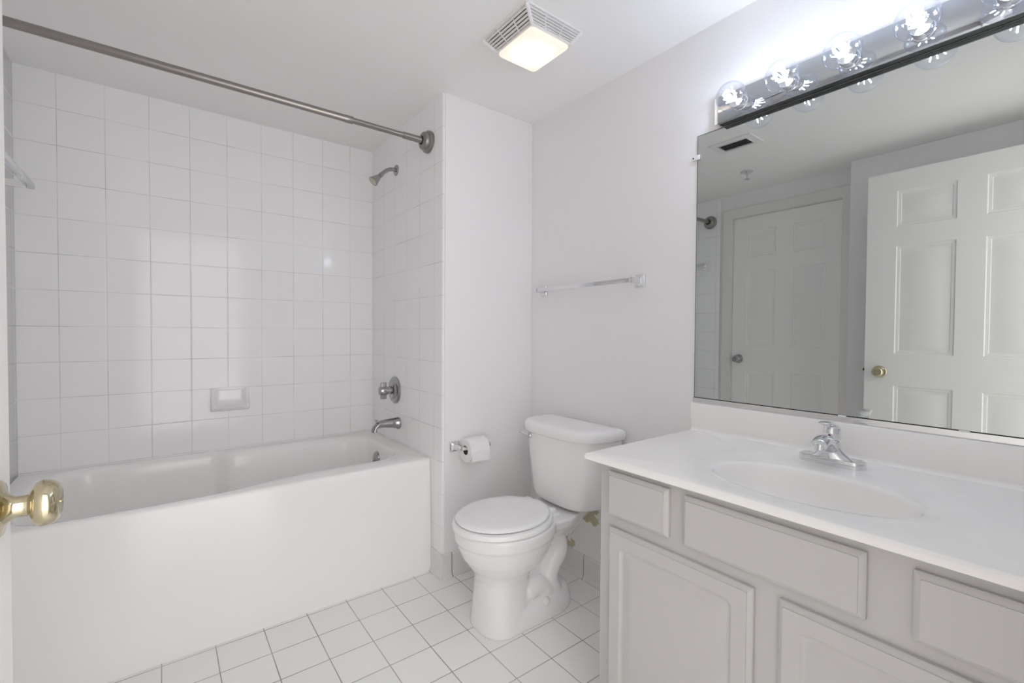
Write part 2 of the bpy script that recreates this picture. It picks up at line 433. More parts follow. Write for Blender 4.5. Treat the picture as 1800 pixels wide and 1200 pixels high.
d2 = thing('door_2', 'closed white six panel door with silver knob', 'door', (XL-0.03, 1.4423, 0)); d2['kind'] = 'structure'
X2 = XL-0.016
def d2f(b):
    door_slab(b, X2, 0.035, 1.0815, 1.8030, 0.01, 2.035, [1.0815, 1.169, 1.374, 1.491, 1.696, 1.8030], [0.01, 0.25, 0.8545, 1.043, 1.625, 1.728, 1.928, 2.035], False)
simple('slab', mat('door_paint_lightened', (0.90, 0.88, 0.86), 0.38), d2, d2f, 25)  # door paint lightened here to make up for weak light on it
knob(d2, (X2, 1.750, 0.946), (1, 0, 0), CHROME_D, False)
def jamb(b):
    xf = XL-0.009
    b.box(xf-0.15, xf, 1.8050, 1.825, 0, 2.055); b.box(xf-0.15, xf, 1.0595, 1.0795, 0, 2.055); b.box(xf-0.15, xf, 1.0795, 1.805, 2.037, 2.055)
def casing(b):
    # moulded architrave swept round the opening
    prof = [(0, 0), (0, 0.009), (0.010, 0.012), (0.018, 0.015), (0.05, 0.019), (0.066, 0.019), (0.072, 0.015), (0.073, 0)]
    y0, y1, zt = 1.0745, 1.8100, 2.0420; xf = XL-0.009
    rings = [[(xf+t, y1+s, 0) for s, t in prof], [(xf+t, y1+s, zt+s) for s, t in prof], [(xf+t, y0-s, zt+s) for s, t in prof], [(xf+t, y0-s, 0) for s, t in prof]]
    b.loft(rings)
simple('jamb', TRIMP, d2, jamb, 25)
struct('trim_1', TRIMP, casing, 'white moulded casing round the closed door', 'door casing', 25)

# ------------------------------------------------------------------ bathtub
tub = thing('bathtub', 'white alcove bathtub with a tall flat apron', 'bathtub', (0.27, 2.35, 0))
def tub_ring(x0, x1, y0, y1, r, arm, z, n=128):
    """rounded opening; arm = how far the back wall steps in beside the shoulders"""
    out = []; base = rrect_dense(x0, x1, y0, y1, r)
    for x, y in base:
        t = 1/(1+math.exp(-(x-0.235)/0.011))   # the right two thirds are narrower than the shoulders
        yc = (y0+y1)/2
        if y > yc: y -= arm*t*min(1, (y-yc)/((y1-y0)/2)*1.3)
        out.append((x, y, z))
    return out
def front_shift(ring, dy):
    out = []
    for x, y, z in ring:
        t = 1/(1+math.exp(-(x-0.30)/0.06)); k = 1/(1+math.exp((y-2.2)/0.04))
        out.append((x, y + dy*t*k, z))
    return out
def tubf(b):
    x0, x1, yb = XL+0.001, XS-0.001, YB-0.001
    fr, zt = 1.972, 0.533
    def rect(y, z, k=0.0, r=0.006): return [(px, py, z) for px, py in rrect_dense(x0, x1, y, yb, r)]
    rings = [rect(1.945, 0.0), rect(1.950, 0.10), rect(1.964, zt-0.03), rect(1.967, zt-0.012), rect(1.971, zt-0.004), rect(1.978, zt)]
    def op(e, z, r, arm):
        return front_shift(tub_ring(x0+0.075+e, x1-0.085-e*0.75, 2.006+e, yb-0.035-e, r, arm, z), 0.075)
    rings += [op(-0.014, zt+0.001, 0.155, 0.040), op(0.0, zt-0.002, 0.15, 0.048), op(0.009, zt-0.012, 0.15, 0.052), op(0.014, zt-0.03, 0.148, 0.055),
              op(0.022, 0.40, 0.145, 0.055), op(0.034, 0.26, 0.14, 0.05), op(0.05, 0.18, 0.13, 0.03), op(0.08, 0.15, 0.11, 0.0), op(0.16, 0.14, 0.08, 0.0)]
    b.loft(rings, cap0=False)
simple('tub_body', TUBM, tub, tubf, 50)
OX = 0.916
def ovf(b):
    b.lathe((OX+0.02, 2.395, 0.452), (-1, 0, 0.12), [(0, 0.037), (0.022, 0.037), (0.027, 0.034), (0.030, 0.028), (0.031, 0.0)], 32)
ov = simple('overflow_plate', CHROME_D, tub, ovf)
simple('trip_lever', CHROME_D, ov, lambda b: b.tube([(OX-0.010, 2.395, 0.447), (OX-0.022, 2.395, 0.441)], 0.004, 10))
# ------------------------------------------------------------------ shower rod
RY, RZ = 1.9855, 2.044
rod = thing('shower_rod', 'brushed nickel tension rod spanning above the bathtub', 'shower rod', (0.27, RY, RZ))
simple('outer_tube', NICKEL, rod, lambda b: b.lathe((XL+0.03, RY, RZ), (1, 0, 0), [(0, 0.0145), (0.62-XL-0.03, 0.0145), (0.622-XL-0.03, 0.0155), (0.655-XL-0.03, 0.0155), (0.656-XL-0.03, 0.013)], 24))
simple('inner_tube', NICKEL, rod, lambda b: b.lathe((0.65, RY, RZ), (1, 0, 0), [(0, 0.0122), (0.25, 0.0122)], 24))
simple('end_sleeve', NICKEL, rod, lambda b: b.lathe((0.885, RY, RZ), (1, 0, 0), [(0, 0.0135), (0.002, 0.0155), (0.115, 0.0155)], 24))
for org, ax in (((XS, RY, RZ), (-1, 0, 0)), ((XL, RY, RZ), (1, 0, 0))):
    f = simple('wall_flange', NICKEL, rod, lambda b: b.lathe(org, ax, [(0, 0.050), (0.004, 0.052), (0.016, 0.051), (0.020, 0.047), (0.021, 0.043), (0.030, 0.0425), (0.037, 0.039), (0.042, 0.032), (0.043, 0.021), (0.038, 0.017)], 40))
    simple('rubber_collar', DARK, f, lambda b: b.lathe(Vector(org)+Vector(ax)*0.036, ax, [(0, 0.0205), (0.008, 0.0205), (0.009, 0.0157)], 24))

# ------------------------------------------------------------------ shower head, valve, spout
SH = Vector((XS, 2.372, 2.018))
sh = thing('showerhead', 'small chrome shower head on a bent arm', 'shower head', SH)
simple('escutcheon', CHROME_D, sh, lambda b: b.lathe(SH, (-1, 0, 0), [(0, 0.029), (0.003, 0.029), (0.008, 0.025), (0.010, 0.012)], 28))
arm = bez(SH, SH+Vector((-0.035, 0, 0.004)), SH+Vector((-0.055, -0.0, -0.006)), SH+Vector((-0.088, -0.002, -0.043)), 14)
simple('shower_arm', CHROME_D, sh, lambda b: b.tube(arm, 0.0105, 16))
hd = Vector((-0.70, -0.02, -0.71)).normalized()
def headf(b): b.lathe(arm[-1], hd, [(-0.006, 0.0125), (0.012, 0.0125), (0.013, 0.010), (0.018, 0.010), (0.022, 0.015), (0.040, 0.020), (0.058, 0.026), (0.062, 0.0265), (0.064, 0.025), (0.063, 0.022)], 28)
h = simple('spray_head', CHROME_D, sh, headf)
simple('nozzle_face', NOZZLE, h, lambda b: b.lathe(arm[-1]+hd*0.062, hd, [(0, 0.0215), (0.002, 0.0205), (0.0025, 0.0)], 24))

VP = Vector((XS, 2.385, 0.819))
va = thing('shower_valve', 'round chrome shower valve with a winged knob', 'shower valve', VP)
simple('valve_plate', CHROME_D, va, lambda b: b.lathe(VP, (-1, 0, 0), [(0, 0.074), (0.006, 0.074), (0.012, 0.068), (0.014, 0.058), (0.013, 0.050), (0.017, 0.046), (0.022, 0.040), (0.024, 0.030), (0.026, 0.022)], 48))
def vh(b):
    b.lathe(VP+Vector((-0.02, 0, 0)), (-1, 0, 0), [(0, 0.021), (0.028, 0.021), (0.0285, 0.019), (0.031, 0.019), (0.0315, 0.0255), (0.066, 0.0245), (0.071, 0.021), (0.073, 0.012), (0.0735, 0)], 32)
    for s in (1, -1):
        rr = rrect(-0.011, 0.011, -0.019, 0.019, 0.010, 6)
        b.loft([[VP+Vector((-0.069+v*0.85, u*k, s*0.031+s*q)) for u, v in rr] for q, k in ((-0.02, 1), (0.008, 0.85), (0.014, 0.55))])
simple('valve_knob', CHROME_D, va, vh)

TSP = Vector((XS, 2.335, 0.645))
ts = thing('tub_spout', 'chrome bathtub spout below the round valve', 'tub spout', TSP)
def spf(b):
    rings = []; n = 24
    for x, z, hw, hh in ((0, 0, 0.031, 0.032), (0.012, 0, 0.031, 0.032), (0.016, 0.001, 0.028, 0.029), (0.05, 0.004, 0.025, 0.025), (0.085, 0.005, 0.023, 0.021), (0.112, 0.003, 0.022, 0.019), (0.126, -0.004, 0.021, 0.017)):
        rings.append([TSP+Vector((-x, hw*math.cos(2*PI*i/n), z+hh*math.sin(2*PI*i/n))) for i in range(n)])
    for ang, cx, cz in ((25, 0.134, -0.014), (60, 0.137, -0.024), (90, 0.138, -0.034)):
        a = math.radians(ang); nrm = Vector((math.sin(a), 0, math.cos(a)))
        rings.append([TSP+Vector((-cx, 0, cz))+Vector((0, 0.0195*math.cos(2*PI*i/n), 0))+Vector((-math.sin(a), 0, math.cos(a)))*0.0155*math.sin(2*PI*i/n) for i in range(n)])
    b.loft(rings)
sp = simple('spout_body', CHROME_D, ts, spf, 60)
simple('diverter_knob', CHROME_D, ts, lambda b: b.lathe(TSP+Vector((-0.128, 0, 0.006)), (0, 0, 1), [(0, 0.0035), (0.016, 0.0035), (0.018, 0.008), (0.021, 0.009), (0.024, 0.007), (0.025, 0)], 16))

# ------------------------------------------------------------------ soap dish on the tiles
sd = thing('soap_dish', 'white ceramic soap dish on the tub wall', 'soap dish', (0.273, YB, 0.789))
def soap(b):
    nx, nz = 40, 30; x0, x1, z0, z1 = 0.190, 0.356, 0.733, 0.848; V = []
    for j in range(nz+1):
        row = []
        for i in range(nx+1):
            u, v = i/nx, j/nz
            side = min(u, 1-u)*(x1-x0)
            t = max(0.0, 1-v)
            cheek = 0.010 + 0.062*t**0.9                          # straight side walls, deeper to the bottom
            scoop = 0.006 + 0.066*max(0.0, (0.50-v)/0.38)**1.7    # hollow back sweeping out into the tray
            lip = 0.008*math.exp(-((v-0.17)/0.05)**2)
            r = min(1.0, max(0.0, (side-0.008)/0.026)); r = r*r*(3-2*r)
            d = cheek*(1-r) + min(cheek, scoop+lip)*r
            if v > 0.90: d = max(0.008, d)
            if v < 0.17: d *= 0.30 + 0.70*(v/0.17)**0.7
            if side < 0.006: d *= 0.80 + 0.20*side/0.006
            row.append(b.bm.verts.new((x0+u*(x1-x0), YB-max(0.006, d), z0+v*(z1-z0))))
        V.append(row)
    for j in range(nz):
        for i in range(nx): b.bm.faces.new((V[j][i], V[j][i+1], V[j+1][i+1], V[j+1][i]))
    loop = V[0] + [V[j][nx] for j in range(1, nz+1)] + [V[nz][i] for i in range(nx-1, -1, -1)] + [V[j][0] for j in range(nz-1, 0, -1)]
    K = [b.bm.verts.new((v.co.x, YB, v.co.z)) for v in loop]; n = len(loop)
    for i in range(n): b.bm.faces.new((loop[i], loop[(i+1) % n], K[(i+1) % n], K[i]))
simple('dish', PORC, sd, soap, 60)

# ------------------------------------------------------------------ towel bars
lb = thing('towel_bar', 'square clear bar on the tiles above the tub end', 'towel bar', (XL, 2.3, 1.69))
ACRY = mat('clear_acrylic', (0.80, 0.81, 0.82), 0.10, 0.55)
LBX, LBY, LBZ = -0.398, 2.545, 1.693
def lbar(b):
    b.box(LBX-0.010, LBX+0.010, 1.99, LBY, LBZ-0.010, LBZ+0.010, 0.0015)
simple('bar', ACRY, lb, lbar)
for y in (2.02, 2.525):
    def br(b):
        b.box(XL+0.006, LBX-0.010, y-0.010, y+0.010, LBZ-0.012, LBZ+0.012, 0.002)
    p = simple('bracket', PORC, lb, br)
    simple('rosette', PORC, p, lambda b: b.box(XL, XL+0.010, y-0.024, y+0.024, LBZ-0.032, LBZ+0.028, 0.003))

tb = thing('towel_bar', 'chrome towel bar on the wall over the toilet', 'towel bar', (XM, 1.45, 1.352))
TX, TZ = XM-0.058, 1.352
simple('bar', CHROME, tb, lambda b: b.box(TX-0.004, TX+0.004, 1.155, 1.748, TZ-0.009, TZ+0.009, 0.001))
for y in (1.158, 1.745):
    def po(b):
        rr = lambda hw, hz: [(u, v) for u, v in rrect(-hw, hw, -hz, hz, 0.002, 3)]
        b.loft([[(x, y+u, TZ+v) for u, v in rr(hw, hz)] for x, hw, hz in ((XM-0.014, 0.017, 0.019), (XM-0.018, 0.011, 0.0125), (XM-0.050, 0.0085, 0.0105), (TX-0.006, 0.0085, 0.0115), (TX-0.007, 0.007, 0.010))])
    p = simple('bracket', CHROME, tb, po)
    def pl(b):
        b.loft([[(x, y+u, TZ+v) for u, v in rrect(-q, q, -q*1.1, q*1.1, 0.002, 3)] for x, q in ((XM, 0.0235), (XM-0.007, 0.0235), (XM-0.010, 0.0205), (XM-0.012, 0.020), (XM-0.015, 0.016))])
    simple('rosette', CHROME, p, pl)

# ------------------------------------------------------------------ toilet
TY = 1.440
to = thing('toilet', 'white two piece toilet with closed round lid', 'toilet', (1.2, TY, 0))
def egg(z, xf, xb, hw, xc, n=48, e=2.0):
    out = []
    for i in range(n):
        t = 2*PI*i/n; c, s = math.cos(t), math.sin(t)
        c = math.copysign(abs(c)**(2/e), c); s = math.copysign(abs(s)**(2/e), s)
        out.append((xc + (c*(xb-xc) if c > 0 else c*(xc-xf)), TY+hw*s, z))
    return out
def bowlf(b):
    # bowl and front column
    b.loft([egg(0.0, 0.942, 1.19, 0.116, 1.05, e=2.5), egg(0.02, 0.945, 1.185, 0.113, 1.05, e=2.5), egg(0.10, 0.953, 1.165, 0.105, 1.05, e=2.4), egg(0.185, 0.957, 1.165, 0.100, 1.05, e=2.3),
            egg(0.215, 0.945, 1.19, 0.113, 1.06), egg(0.245, 0.922, 1.23, 0.137, 1.065), egg(0.28, 0.898, 1.265, 0.158, 1.07), egg(0.318, 0.882, 1.285, 0.170, 1.07),
            egg(0.340, 0.876, 1.295, 0.174, 1.07), egg(0.348, 0.868, 1.30, 0.181, 1.07), egg(0.385, 0.866, 1.30, 0.183, 1.07), egg(0.392, 0.872, 1.295, 0.178, 1.07)])
    # foot
    b.loft([egg(0.0, 0.955, 1.388, 0.117, 1.17, e=3.2), egg(0.035, 0.957, 1.386, 0.116, 1.17, e=3.2), egg(0.075, 0.965, 1.378, 0.108, 1.17, e=3.0), egg(0.092, 0.98, 1.360, 0.090, 1.17, e=2.8)])
    # deck that carries the tank
    def deck(z, x0, xm, x1, h0, h1, hb):
        P = [(x0, -h0), (x0+0.07, -h0), (xm-0.03, -h1), (xm, -h1*0.93), (x1, -hb)]
        return [(x, TY+y, z) for x, y in P] + [(x, TY-y, z) for x, y in reversed(P)]
    b.loft([deck(0.27, 1.16, 1.30, 1.40, 0.06, 0.065, 0.05), deck(0.325, 1.14, 1.33, 1.45, 0.10, 0.105, 0.06), deck(0.355, 1.12, 1.345, 1.49, 0.122, 0.128, 0.07), deck(0.384, 1.12, 1.350, 1.50, 0.128, 0.136, 0.075), deck(0.388, 1.12, 1.345, 1.49, 0.125, 0.131, 0.07)])
    # core behind the column and the two trapway relief tubes
    b.loft([egg(0.05, 1.02, 1.33, 0.062, 1.2, e=2.6), egg(0.20, 1.04, 1.30, 0.058, 1.2, e=2.6), egg(0.34, 1.06, 1.34, 0.07, 1.2, e=2.6)])
    for s in (-1, 1):
        y = TY + s*0.060
        b.tube(smooth_path([(1.175, y, 0.345), (1.245, y, 0.318), (1.298, y, 0.282), (1.305, y, 0.232), (1.270, y, 0.190), (1.252, y, 0.140), (1.275, y, 0.080), (1.30, y, 0.03)], 6), [0.040]*12+[0.041]*31, 18)
        b.tube(smooth_path([(1.085, y, 0.075), (1.135, y, 0.118), (1.19, y, 0.128), (1.235, y, 0.095), (1.25, y, 0.06)], 6), [0.036]*6+[0.044]*12+[0.040]*7, 18)
bowl = remeshed('bowl', (lambda b: (bowlf(b), b)[1])(MB()), PORC, to, 0.0045, 7)
for s in (-1, 1):
    simple('bolt_cap', PLASTIC, bowl, lambda b: b.lathe((1.205, TY+s*0.094, 0.066), (0, s*0.75, 0.66), [(0, 0.019), (0.012, 0.0185), (0.019, 0.015), (0.023, 0.008), (0.024, 0)], 20))
def seatf(b):
    b.loft([egg(0.3945, 0.862, 1.272, 0.176, 1.065), egg(0.397, 0.857, 1.275, 0.181, 1.065), egg(0.406, 0.857, 1.275, 0.181, 1.065), egg(0.412, 0.861, 1.273, 0.177, 1.065), egg(0.4145, 0.872, 1.268, 0.167, 1.065)])
simple('seat', SEATM, to, seatf, 40)
def lidf(b):
    b.loft([egg(0.4175, 0.878, 1.258, 0.160, 1.065), egg(0.420, 0.872, 1.262, 0.166, 1.065), egg(0.426, 0.871, 1.262, 0.167, 1.065), egg(0.431, 0.876, 1.259, 0.162, 1.065), egg(0.4335, 0.890, 1.250, 0.150, 1.065), egg(0.4345, 0.93, 1.22, 0.115, 1.065)])
simple('seat_lid', SEATM, to, lidf, 40)
simple('seat_gap_shade', DGREY, to, lambda b: b.loft([egg(z, 0.882, 1.255, 0.157, 1.065) for z in (0.391, 0.419)]))  # dark filler painted as the shade between bowl, seat and lid
for s in (-1, 1):
    def hg(b):
        b.box(1.243, 1.285, TY+s*0.075-0.020, TY+s*0.075+0.020, 0.386, 0.405, 0.005, 3)
        b.box(1.240, 1.268, TY+s*0.075-0.016, TY+s*0.075+0.016, 0.402, 0.426, 0.006, 3)
    simple('seat_hinge', SEATM, to, hg)
def dring(z, xb, xf, hy, m=2.8, n=3.4, back=0.055):
    """flat back, bowed front with soft corners"""
    yc = TY; xc = xb-back; P = []
    for i in range(41):
        a = -PI/2 + PI*i/40; c, q = math.cos(a), math.sin(a)
        P.append((xc-(xc-xf)*max(c, 0)**(2/m), yc+hy*math.copysign(abs(q)**(2/n), q), z))
    r = 0.022
    A = [(xb-r+r*math.sin(PI/2*i/6), hy-r+r*math.cos(PI/2*i/6)) for i in range(7)]
    P += [(x, yc+y, z) for x, y in A] + [(x, yc-y, z) for x, y in reversed(A)]
    return P
def tankf(b):
    b.loft([dring(*r) for r in ((0.397, 1.500, 1.350, 0.140), (0.402, 1.516, 1.334, 0.164), (0.412, 1.522, 1.324, 0.177), (0.435, 1.527, 1.317, 0.188), (0.56, 1.528, 1.308, 0.207), (0.703, 1.528, 1.300, 0.224))])
tank = simple('tank', PORC, to, tankf, 50)
def tlid(b):
    R = lambda z, e: dring(z, 1.533-e, 1.285+e, 0.240-e)
    b.loft([R(0.697, 0.012), R(0.699, 0.004), R(0.704, 0.0), R(0.722, 0.0), R(0.733, 0.003), R(0.740, 0.010), R(0.744, 0.022), R(0.746, 0.05), R(0.7465, 0.09)])
simple('tank_lid', PORC, to, tlid, 50)
fh = Vector((1.3080, TY+0.124, 0.680))
def lever(b):
    b.lathe(fh+Vector((0.02, 0, 0)), (-1, 0.12, 0), [(0, 0.013), (0.026, 0.013), (0.030, 0.010), (0.031, 0)], 20)
    b.tube([fh+Vector((-0.014, 0, 0)), fh+Vector((-0.018, 0.020, 0.006)), fh+Vector((-0.017, 0.042, 0.010)), fh+Vector((-0.015, 0.060, 0.009))], [0.008, 0.0065, 0.0065, 0.005], 12)
simple('flush_lever', CHROME, to, lever)

# ------------------------------------------------------------------ toilet paper
PZ, PY = 0.597, 1.789
ph = thing('toilet_paper_holder', 'chrome two post paper holder on the wall return', 'toilet paper holder', (1.165, YW, PZ+0.012))
for x, s in ((1.077, 1), (1.234, -1)):
    def post(b):
        b.loft([[(x+u, y, PZ+0.010+v) for u, v in rrect(-q, q, -q, q, 0.003, 3)] for y, q in ((YW-0.012, 0.019), (YW-0.018, 0.012), (YW-0.040, 0.009), (PY-0.008, 0.009), (PY-0.011, 0.006))])
    p = simple('post', CHROME, ph, post)
    simple('rosette', CHROME, p, lambda b: b.loft([[(x+u, y, PZ+0.010+v) for u, v in rrect(-q, q, -q, q, 0.003, 3)] for y, q in ((YW, 0.024), (YW-0.006, 0.024), (YW-0.010, 0.020), (YW-0.013, 0.018))]))
simple('roller', PLASTIC, ph, lambda b: b.lathe((1.083, PY, PZ+0.0065), (1, 0, 0), [(0, 0.0065), (0.004, 0.008), (0.141, 0.008), (0.145, 0.0065)], 16))
rl = thing('toilet_paper_roll', 'white toilet paper roll on the chrome holder', 'toilet paper', (1.156, PY, PZ))
def rollf(b):
    n = 48; x0, x1, ro, ri = 1.1035, 1.2065, 0.056, 0.020
    rings = []
    for x, r in ((x0+0.004, ri), (x0, ri+0.003), (x0, ro-0.003), (x0+0.003, ro), (x1-0.003, ro), (x1, ro-0.003), (x1, ri+0.003), (x1-0.004, ri)):
        rings.append([(x, PY+r*math.cos(2*PI*i/n), PZ-0.002+r*math.sin(2*PI*i/n)) for i in range(n)])
    b.loft(rings, False, False)
    b.loft([[(x, PY-ro*0.995+0.0006*k, z) for z in (PZ-0.002, PZ-0.03, PZ-0.045)] for x in (x0+0.002, x1-0.002) for k in (0,)], False, False, closed=False)
simple('paper', PAPER, rl, rollf, 40)
simple('core', CARD, rl, lambda b: b.loft([[(x, PY+r*math.cos(2*PI*i/24), PZ-0.002+r*math.sin(2*PI*i/24)) for i in range(24)] for x, r in ((1.1055, 0.0205), (1.2045, 0.0205), (1.2045, 0.0190), (1.1055, 0.0190), (1.1055, 0.0205))], False, False))

# ------------------------------------------------------------------ vanity cabinet
VY0, VY1, XF, XFR = -0.018, 0.880, 1.003, 0.985
vc = thing('vanity_cabinet', 'white vanity cabinet with raised panel doors', 'cabinet', (1.27, 0.43, 0))
def body(b):
    b.box(XF+0.0182, XM-0.001, VY1-0.018, VY1, 0, 0.774, 0.001); b.box(XF+0.0182, XM-0.001, VY0, VY0+0.018, 0, 0.774, 0.001)
    b.box(XF+0.07, XM-0.002, VY0+0.018, VY1-0.018, 0.09, 0.108); b.box(XM-0.012, XM-0.002, VY0+0.018, VY1-0.018, 0.108, 0.774)
    b.box(XF+0.06, XF+0.07, VY0+0.018, VY1-0.018, 0, 0.108)
simple('carcass', CABP, vc, body, 25)
def frame(b):
    b.box(XF, XF+0.018, VY0+0.0005, VY1+0.0005, 0.09, 0.774, 0.001)
simple('face_frame', CABP, vc, frame, 25)
def front(b, y0, y1, z0, z1, panel=False):
    E = [(0.0, XF-0.0005, 0.002), (0.0, XFR+0.009, 0.002), (0.002, XFR+0.007, 0.002), (0.006, XFR+0.004, 0.003), (0.010, XFR+0.0022, 0.003), (0.0105, XFR, 0.003)]
    if panel: E += [(0.043, XFR, 0.016), (0.047, XFR+0.004, 0.016), (0.052, XFR+0.0055, 0.016), (0.057, XFR+0.005, 0.014), (0.075, XFR+0.0015, 0.010), (0.080, XFR+0.001, 0.008)]
    b.loft([[(x, u, v) for u, v in rrect(y0+k, y1-k, z0+k, z1-k, r, 6)] for k, x, r in E])
for name, a, pn in (('drawer_front', (0.6532, 0.8455, 0.632, 0.7545), False), ('false_drawer_front', (0.2525, 0.6130, 0.6285, 0.7515), False), ('drawer_front', (0.006, 0.1885, 0.628, 0.7490), False),
                    ('cabinet_door', (0.4465, 0.8410, 0.105, 0.5985), True), ('cabinet_door', (0.006, 0.3965, 0.105, 0.6020), True)):
    simple(name, CABP, vc, lambda b: front(b, *a, pn), 30)
# ------------------------------------------------------------------ counter with basin
ZT, CX0, CX1, CY0, CY1 = 0.795, 0.966, 1.5455, -0.018, 0.912
ct = thing('vanity_countertop', 'cream cultured marble countertop with oval sink', 'countertop', (1.25, 0.44, ZT))
def ctf(b):
    N = 160; bx, by = 1.177, 0.421
    def rect(k, z):
        x0, x1, y0, y1 = CX0+k, CX1, CY0, CY1-k; P = []
        for i in range(N):
            a = 2*PI*i/N; c, s = math.cos(a), math.sin(a)
            t = min((x1-bx)/c if c > 1e-9 else 1e9, (x0-bx)/c if c < -1e-9 else 1e9, (y1-by)/s if s > 1e-9 else 1e9, (y0-by)/s if s < -1e-9 else 1e9)
            P.append([bx+c*t, by+s*t, z])
        for X, Y in ((x0, y0), (x0, y1), (x1, y0), (x1, y1)):
            i = min(range(N), key=lambda i: (P[i][0]-X)**2+(P[i][1]-Y)**2); P[i] = [X, Y, z]
        return P
    def ell(ax_f, ax_b, ay, z, e=2.0, dx=0.0, fade=False):
        P = []
        for i in range(N):
            a = 2*PI*i/N; c, s = math.cos(a), math.sin(a)
            ax_ = ax_b if c > 0 else ax_f
            r = (abs(c/ax_)**e + abs(s/ay)**e)**(-1/e)
            k = min(1.0, max(0.0, (c+0.25)/0.5)); k = k*k*(3-2*k)
            P.append((bx+dx+c*r, by+s*r, ZT+(z-ZT)*(k if fade else 1.0)))
        return P
    R = [rect(0.03, ZT-0.0205), rect(0.005, ZT-0.0205), rect(0.0015, ZT-0.018), rect(0.0, ZT-0.010), rect(0.0015, ZT-0.004), rect(0.005, ZT-0.0008), rect(0.009, ZT),
         ell(0.178, 0.284, 0.292, ZT, 2.6), ell(0.175, 0.281, 0.288, ZT-0.0004, 2.6, fade=True), ell(0.172, 0.278, 0.284, ZT-0.0018, 2.6, fade=True), ell(0.158, 0.20, 0.25, ZT-0.0019, 2.1, fade=True),
         ell(0.145, 0.150, 0.224, ZT-0.002, fade=True), ell(0.138, 0.139, 0.215, ZT-0.0030), ell(0.1335, 0.1335, 0.2095, ZT-0.0055), ell(0.1310, 0.1310, 0.2065, ZT-0.0105), ell(0.128, 0.128, 0.2025, ZT-0.022), ell(0.120, 0.120, 0.19, ZT-0.055), ell(0.106, 0.106, 0.165, ZT-0.09), ell(0.08, 0.08, 0.12, ZT-0.118), ell(0.045, 0.045, 0.06, ZT-0.130), ell(0.02, 0.02, 0.02, ZT-0.134)]
    b.loft(R, cap0=False)
simple('sink_top', MARBLE, ct, ctf, 40)
def bsf(b):
    prof = [(1.525, ZT-0.002), (1.5245, ZT+0.006), (1.5255, 0.884), (1.5275, 0.8885), (1.531, 0.8900), (1.5455, 0.8900), (1.5455, ZT-0.002)]
    b.loft([[(x, y, z) for x, z in prof] for y in (CY0, 0.916)])
    cove = [(1.514, ZT), (1.519, ZT+0.0012), (1.5235, ZT+0.005), (1.5248, ZT+0.011), (1.526, ZT+0.011), (1.526, ZT-0.002), (1.514, ZT-0.002)]
    b.loft([[(x, y, z) for x, z in cove] for y in (CY0, CY1-0.001)])
simple('backsplash', MARBLE, ct, bsf, 40)
simple('sink_drain', CHROME, ct, lambda b: b.lathe((1.177, 0.421, ZT-0.1345), (0, 0, 1), [(0, 0.024), (0.003, 0.024), (0.005, 0.020), (0.004, 0.014), (0.007, 0.012), (0.008, 0)], 28))

# ------------------------------------------------------------------ faucet
FX, FY, FZ = 1.425, 0.4435, ZT-0.0015
fa = thing('faucet', 'chrome single lever faucet behind the sink', 'faucet', (FX, FY, FZ))
def stad(z, hy, hx, n=14):
    return [(FX+x, FY+y, z) for x, y in rrect(-hx, hx, -hy, hy, hx*0.98, n)]
def fbase(b):
    b.loft([stad(FZ, 0.077, 0.026), stad(FZ+0.014, 0.077, 0.026), stad(FZ+0.0175, 0.076, 0.025), stad(FZ+0.0185, 0.0735, 0.0225), stad(FZ+0.0165, 0.070, 0.019)])
fb = simple('base_plate', CHROME, fa, fbase, 50)
def fbody(b):
    def o(z, hy, hx, dx=0.0): return [(FX+dx+hx*math.cos(2*PI*i/32), FY+hy*math.sin(2*PI*i/32), z) for i in range(32)]
    b.loft([o(FZ+0.004, 0.056, 0.0248), o(FZ+0.0165, 0.050, 0.0245), o(FZ+0.027, 0.037, 0.0230), o(FZ+0.036, 0.0265, 0.021), o(FZ+0.046, 0.0215, 0.020), o(FZ+0.060, 0.019, 0.019), o(FZ+0.066, 0.016, 0.016)])
    P = smooth_path([(FX+0.004, FY, FZ+0.026), (FX-0.020, FY, FZ+0.051), (FX-0.045, FY, FZ+0.067), (FX-0.072, FY, FZ+0.069), (FX-0.090, FY, FZ+0.062)], 6)
    b.tube(P, [0.016 + 0.004*min(1, i/10) for i in range(len(P))], 22, up=(0, 0, 1), flat=0.78)
    b.lathe((FX-0.081, FY, FZ+0.064), (-0.15, 0, -1), [(0, 0.012), (0.016, 0.012), (0.020, 0.011)], 20)
body_ = remeshed('spout', (lambda b: (fbody(b), b)[1])(MB()), CHROME, fa, 0.0016, 8)
def fhandle(b):
    b.lathe((FX, FY, FZ+0.0650), (0, 0, 1), [(0, 0.0190), (0.004, 0.0210), (0.020, 0.0212), (0.031, 0.0195), (0.039, 0.0145), (0.043, 0.0)], 32)
    P = smooth_path([(FX+0.010, FY, FZ+0.0930), (FX-0.012, FY, FZ+0.1050), (FX-0.038, FY, FZ+0.1135), (FX-0.066, FY, FZ+0.1145)], 6)
    b.tube(P, [0.0175, 0.019, 0.020, 0.0205, 0.0205, 0.020, 0.0195, 0.019, 0.0185, 0.018, 0.0175, 0.017, 0.0165, 0.016, 0.0155, 0.015, 0.014, 0.012, 0.008][:len(P)], 20, up=(0, 0, 1), flat=0.30)
ha = remeshed('lever_handle', (lambda b: (fhandle(b), b)[1])(MB()), CHROME, fa, 0.0015, 6)
simple('temperature_dot', REDDOT, ha, lambda b: b.lathe((FX-0.0203, FY, FZ+0.0790), (-1, 0, 0), [(0, 0.0032), (0.0014, 0.003), (0.0016, 0)], 14))

